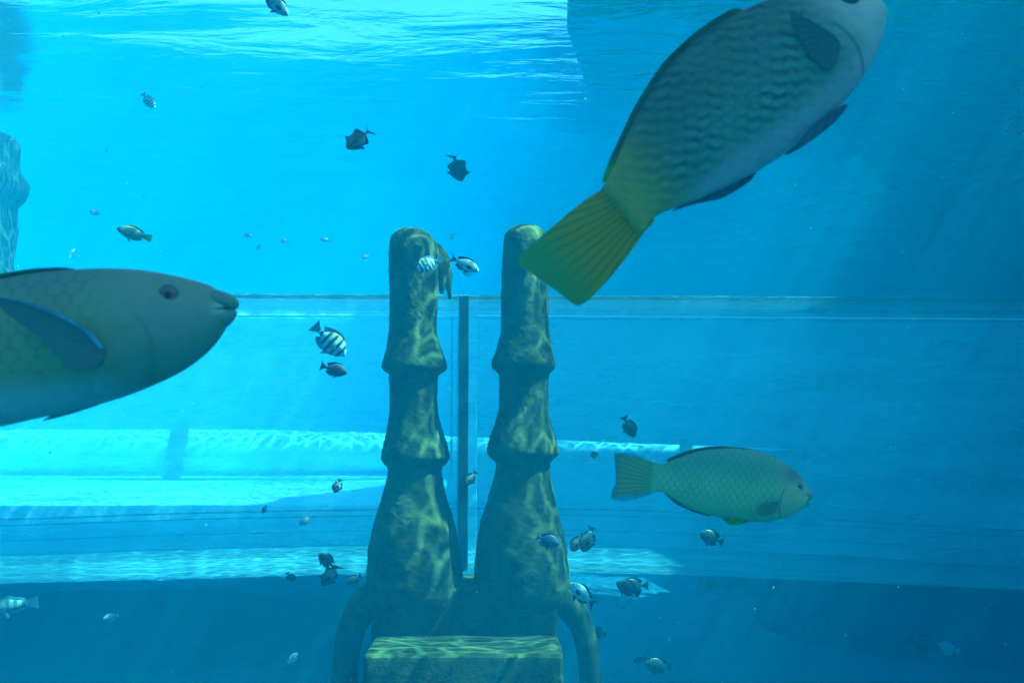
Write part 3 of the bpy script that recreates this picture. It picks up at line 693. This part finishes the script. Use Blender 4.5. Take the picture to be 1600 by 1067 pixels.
def oval(hi, lo, x0=.2, ped=.045, shift=0.0):
    T = [(x0, ped), (x0 + .09, ped * 1.5), (.42, hi * .74), (.55, hi * .97), (.68 + shift, hi), (.80, hi * .86), (.90, hi * .55), (.96, hi * .30), (1.0, .01)]
    B = [(x0, -ped), (x0 + .09, -ped * 1.5), (.42, -lo * .78), (.55, -lo * .98), (.68, -lo), (.80, -lo * .84), (.90, -lo * .55), (.96, -lo * .32), (1.0, -.01)]
    return T, B
def small(kind, mats, hi=.24, lo=.23, tail='fork', wmax=.085):
    mb, mf, mi = mats
    root = empty('fish_proto')
    T, B = oval(hi, lo); body('body', T, B, mb, root, wmax, NS=20, NU=26)
    if tail == 'fork': P = [(.24, .035), (.16, .07), (.08, .13), (.0, .19), (.045, .10), (.10, .01), (.05, -.09), (.0, -.18), (.08, -.13), (.16, -.07), (.24, -.035)]
    elif tail == 'lyre': P = [(.22, .03), (.15, .05), (.10, .11), (.04, .19), (-.03, .25), (.05, .17), (.10, .07), (.115, .0), (.10, -.07), (.05, -.17), (-.03, -.25), (.04, -.19), (.10, -.11), (.15, -.05), (.22, -.03)]
    elif tail == 'lunate': P = [(.24, .03), (.16, .05), (.07, .12), (.0, .18), (.06, .09), (.10, .0), (.06, -.09), (.0, -.18), (.07, -.12), (.16, -.05), (.24, -.03)]
    else: P = [(.26, .05), (.14, .085), (.0, .12), (.015, .0), (.0, -.12), (.14, -.085), (.26, -.05)]
    fin('tail_fin', P, mf, root, t=.014, base=(.22, 0))
    if tail == 'lyre':
        fin('dorsal_fin', [(.62, hi * .9), (.52, hi * .99), (.43, hi + .045), (.36, hi + .04), (.31, hi * .85), (.27, .11), (.25, .06), (.35, .08)], mf, root, t=.012, base=(.5, hi * .7))
        fin('anal_fin', [(.58, -lo * .9), (.50, -lo), (.42, -lo - .035), (.35, -lo - .03), (.30, -lo * .8), (.27, -.11), (.25, -.06), (.35, -.08)], mf, root, t=.012, base=(.5, -lo * .7))
        fin('spine_fin', [(.84, hi * .72), (.80, hi + .06), (.77, hi + .08), (.72, hi + .02), (.70, hi * .92)], mf, root, t=.012, base=(.8, hi * .7))
    else:
        fin('dorsal_fin', [(.80, hi * .80), (.70, hi + .035), (.55, hi + .05), (.42, hi + .02), (.30, hi * .78 + .02), (.22, hi * .62), (.27, hi * .36), (.32, .05), (.45, hi * .6)], mf, root, t=.012, base=(.6, hi * .7))
        fin('anal_fin', [(.60, -lo * .9), (.50, -lo - .035), (.38, -lo - .02), (.27, -lo * .85), (.24, -lo * .62), (.29, -lo * .4), (.34, -.05), (.45, -lo * .6)], mf, root, t=.012, base=(.5, -lo * .7))
    for s_ in (-1, 1):
        fin('pelvic_fin', [(.74, -lo * .9), (.66, -lo - .02), (.56, -lo - .11), (.60, -lo * .9)], mf, root, y=s_ * .02, dy=s_ * .03, base=(.74, -lo * .9), t=.01)
        fin('pectoral_fin', [(.76, -.03), (.70, .02), (.58, -.02), (.60, -.08), (.70, -.09)], mf, root, y=s_ * wmax * .93, dy=s_ * .05, base=(.76, -.04), t=.008)
    eyes(root, .905, hi * .22, surf_y(T, B, wmax, .905, hi * .22), .028, mi, M_PUPIL)
    return root
PROTO = {
    'sergeant': small('sergeant', (M_BAR, M_PLFIN, M_IRIS_BL), .25, .24),
    'dusky': small('dusky', (M_BARDK, M_DKFIN, M_IRIS_DK), .25, .24),
    'damsel': small('damsel', (M_DARK, M_DKFIN, M_IRIS_DK), .23, .22),
    'trigger': small('trigger', (M_TRIG, M_DKFIN, M_IRIS_DK), .26, .26, 'lyre', .08),
    'rabbit': small('rabbit', (M_PALE, M_DKFIN, M_IRIS_DK), .19, .19, 'lunate', .07),
    'pale': small('pale', (M_PALE2, M_PLFIN, M_IRIS_BL), .21, .21, 'fork', .07),
    'blue': small('blue', (M_BLUE, M_BLUE, M_IRIS_BL), .24, .24, 'lunate', .07),
    'young': small('young', (M_OLIVE, M_YFIN, M_IRIS_DK), .17, .17, 'fan', .085),
    'slim': small('slim', (m_bars('faint barred skin', (.16, .24, .20), (.16, .2, .1), (.06, .10, .10), .235, .148, .42), M_PLFIN, M_IRIS_BL), .13, .13, 'fan', .06),
}
# white tail streaks only the blue fish has
fin('tail_edge', [(.20, .03), (.12, .06), (.0, .20), (.03, .20), (.14, .09), (.22, .05)], M_WHFIN, PROTO['blue'], t=.03)
fin('tail_edge', [(.20, -.03), (.12, -.06), (.0, -.20), (.03, -.21), (.14, -.09), (.22, -.05)], M_WHFIN, PROTO['blue'], t=.03)
used = set()
def copy_tree(o, parent=None):
    c = o.copy(); C.objects.link(c); c.parent = parent
    for ch in o.children: copy_tree(ch, c)
    return c
NAMES = {'sergeant': 'sergeant_fish', 'dusky': 'damselfish', 'damsel': 'damselfish', 'trigger': 'triggerfish', 'rabbit': 'rabbitfish', 'pale': 'silver_fish', 'blue': 'surgeonfish', 'young': 'young_parrotfish', 'slim': 'wrasse'}
GROUPS = {'sergeant': 'striped sergeant fish', 'dusky': 'small dark damselfish', 'damsel': 'small dark damselfish', 'trigger': 'black triggerfish', 'rabbit': 'pale rabbitfish', 'pale': 'small silvery fish', 'blue': None, 'young': None, 'slim': None}
def put(kind, nose, tail, depth, label, yaw=0, flip=False, roll=0):
    o = copy_tree(PROTO[kind]) if kind in used else PROTO[kind]
    used.add(kind); o.name = NAMES[kind]
    tag(o, label, 'fish', GROUPS[kind])
    orient(o, tail, nose, depth, yaw, flip, roll)
    return o
exec_list = [
    ('sergeant', (537, 556), (489, 507), 3.4, 'bright striped fish just above a plain dark fish, left of the pillars', 10),
    ('damsel', (541, 583), (500, 571), 3.6, 'plain dark fish directly below the bright striped fish', 10),
    ('damsel', (993, 684), (974, 650), 3.6, 'dark fish heading down, above the olive parrotfish tail', 15),
    ('damsel', (527, 766), (532, 748), 3.9, 'dark round fish seen end on, left of the left pillar bulge', 50),
    ('damsel', (727, 756), (744, 736), 3.8, 'dark fish in front of the black tube joint between the pillars', 30),
    ('damsel', (891, 856), (912, 834), 3.7, 'small dark fish touching a striped dark fish, right of the right pillar', 35),
    ('dusky', (910, 860), (926, 822), 3.65, 'striped dark fish pointing down beside a small dark fish, right of the right pillar', 15),
    ('dusky', (500, 862), (524, 888), 3.9, 'striped dark fish, upper one of the close pair left of the pillar bases', 15),
    ('trigger', (504, 912), (530, 882), 3.8, 'dark crescent tailed fish, lower one of the close pair left of the pillar bases', 10),
    ('dusky', (541, 911), (565, 898), 3.95, 'small dark fish beside the left armrest of the throne', 15),
    ('damsel', (962, 907), (1000, 929), 3.7, 'dark oval fish overlapping a striped fish, right of the right armrest', 10),
    ('dusky', (968, 914), (1014, 914), 4.3, 'dim striped fish behind a dark oval fish, right of the right armrest', 10),
    ('pale', (966, 944), (992, 928), 6.4, 'ghostly pale fish just under the dark oval fish by the right armrest', 35),
    ('dusky', (1092, 831), (1131, 848), 3.9, 'dark fish below the belly of the olive parrotfish', 10),
    ('trigger', (543, 234), (580, 202), 3.8, 'left black triggerfish in the open water above the pillars', 10),
    ('trigger', (720, 279), (708, 240), 4.2, 'right black triggerfish diving in the open water above the pillars', 35),
    ('rabbit', (748, 423), (703, 402), 3.7, 'bright white fish between the tops of the two pillars', 5),
    ('rabbit', (890, 908), (930, 946), 3.9, 'pale green fish at the top of the right armrest', 10),
    ('sergeant', (653, 422), (690, 403), 3.9, 'striped fish in front of the top of the left pillar', 20),
    ('sergeant', (701, 373), (713, 366), 7.6, 'tiny striped fish above the white fish between the pillar tops', 10),
    ('sergeant', (723, 424), (737, 431), 6.5, 'tiny striped fish under the bright white fish', 10),
    ('blue', (874, 852), (836, 838), 3.5, 'deep blue fish with white tail edges in front of the right pillar bulb', 15),
    ('young', (186, 358), (237, 373), 4.6, 'small olive fish with a yellow tail above the large left fish', 10),
    ('rabbit', (448, 22), (410, -14), 3.8, 'silvery fish cut off by the top edge at left of centre', 10),
    ('sergeant', (238, 167), (222, 146), 5.6, 'pale striped fish alone in the water at upper left', 20),
    ('slim', (-16, 946), (60, 940), 4.9, 'slim barred fish at the left edge under the tube', 10),
    ('pale', (165, 964), (186, 960), 5.0, 'faint pale fish near the floor at lower left', 25),
    ('pale', (468, 818), (489, 806), 5.0, 'faint bluish fish against the tube, above the close pair of dark fish', 10),
    ('dusky', (456, 912), (448, 894), 4.8, 'faint dark fish just under the tube, left of the close pair', 40),
    ('pale', (463, 1022), (450, 1036), 4.8, 'faint pale fish low down, left of the left armrest', 25),
    ('pale', (927, 702), (928, 718), 4.6, 'tiny pale upright fish right of the right pillar', 50),
    ('dusky', (1102, 909), (1120, 916), 5.3, 'small pale striped fish right under the tube, below the olive parrotfish', 30),
    ('dusky', (1006, 1034), (1050, 1042), 4.4, 'dim striped fish near the bottom, right of the armrest', 10),
    ('dusky', (920, 980), (948, 992), 4.3, 'dim striped fish close behind the right armrest', 20),
    ('dusky', (996, 1016), (1000, 1036), 4.6, 'dim upright fish near the bottom, right of the armrest', 50),
    ('dusky', (1566, 206), (1612, 186), 5.6, 'dim striped fish cut off by the right edge of the picture', 10),
    ('damsel', (1470, 1012), (1418, 998), 5.2, 'long dim dark fish above the pale rock at lower right', 5),
    ('damsel', (1216, 668), (1250, 664), 6.9, 'shadowy dark fish seen through the tube above the olive parrotfish head', 10),
    ('pale', (1462, 1006), (1500, 1018), 5.8, 'faint bluish fish at the lower right behind the long dark fish', 5),
    ('pale', (140, 331), (160, 334), 7.6, 'faint silver fish above the olive fish with the yellow tail', 10),
    ('pale', (116, 388), (108, 402), 7.6, 'faint tiny fish just above the back of the large left fish', 20),
    ('pale', (381, 366), (396, 370), 7.8, 'leftmost of the four faint tiny fish over the tube at left of centre', 10),
    ('pale', (438, 377), (452, 376), 7.8, 'second of the four faint tiny fish over the tube at left of centre', 10),
    ('pale', (500, 374), (518, 376), 7.6, 'third of the four faint tiny fish over the tube at left of centre', 10),
    ('pale', (565, 404), (578, 398), 7.6, 'faint tiny fish nearest to the left of the left pillar top', 10),
    ('pale', (403, 391), (406, 380), 7.8, 'lowest of the four faint tiny fish over the tube at left of centre', 10),
    ('damsel', (411, 801), (416, 789), 5.0, 'tiny dark fish against the bright water in the tube at left', 20),
]
for it in exec_list: put(*it)

# drifting specks in the water
vs = []; fs = []; rnd = random.Random(3)
for i in range(230):
    d = rnd.uniform(.9, 6) ; p = atd(rnd.uniform(-60, 1660), rnd.uniform(-60, 1120), d)
    if p.z > WZ - .1: continue
    r = rnd.uniform(.0005, .0015) * (d ** .6) * (1.9 if rnd.random() < .06 else 1)
    o = len(vs)
    for q in ((1, 0, 0), (-1, 0, 0), (0, 1, 0), (0, -1, 0), (0, 0, 1), (0, 0, -1)): vs.append(p + Vector(q) * r)
    for f_ in ((0, 2, 4), (2, 1, 4), (1, 3, 4), (3, 0, 4), (2, 0, 5), (1, 2, 5), (3, 1, 5), (0, 3, 5)): fs.append(tuple(o + k for k in f_))
tag(mesh('plankton', vs, fs, N('pale drifting specks').principled((.35, .5, .5), .6)), kind='stuff')

# ------------------------------------------------------------------ haze (the water itself)
g = N('sea water'); g.t.nodes.remove(g.out); g.out = g.t.nodes.new('ShaderNodeOutputMaterial')
pv = g.n('VolumePrincipled', {'Color': (.0, .096, .153, 1), 'Density': .315, 'Absorption Color': (.24, .74, .93, 1), 'Anisotropy': .0})
g.t.links.new(pv.outputs[0], g.out.inputs['Volume'])
bm = box_bm(bmesh.new(), TX0 - 1.5, TX1 + 1.5 + 1, TY0 - 1.5, TY1 + 1.5, FZ - 1.8, WZ + 1.2)
hz = tag(bmobj('haze', bm, g.m, smooth=False), kind='stuff')
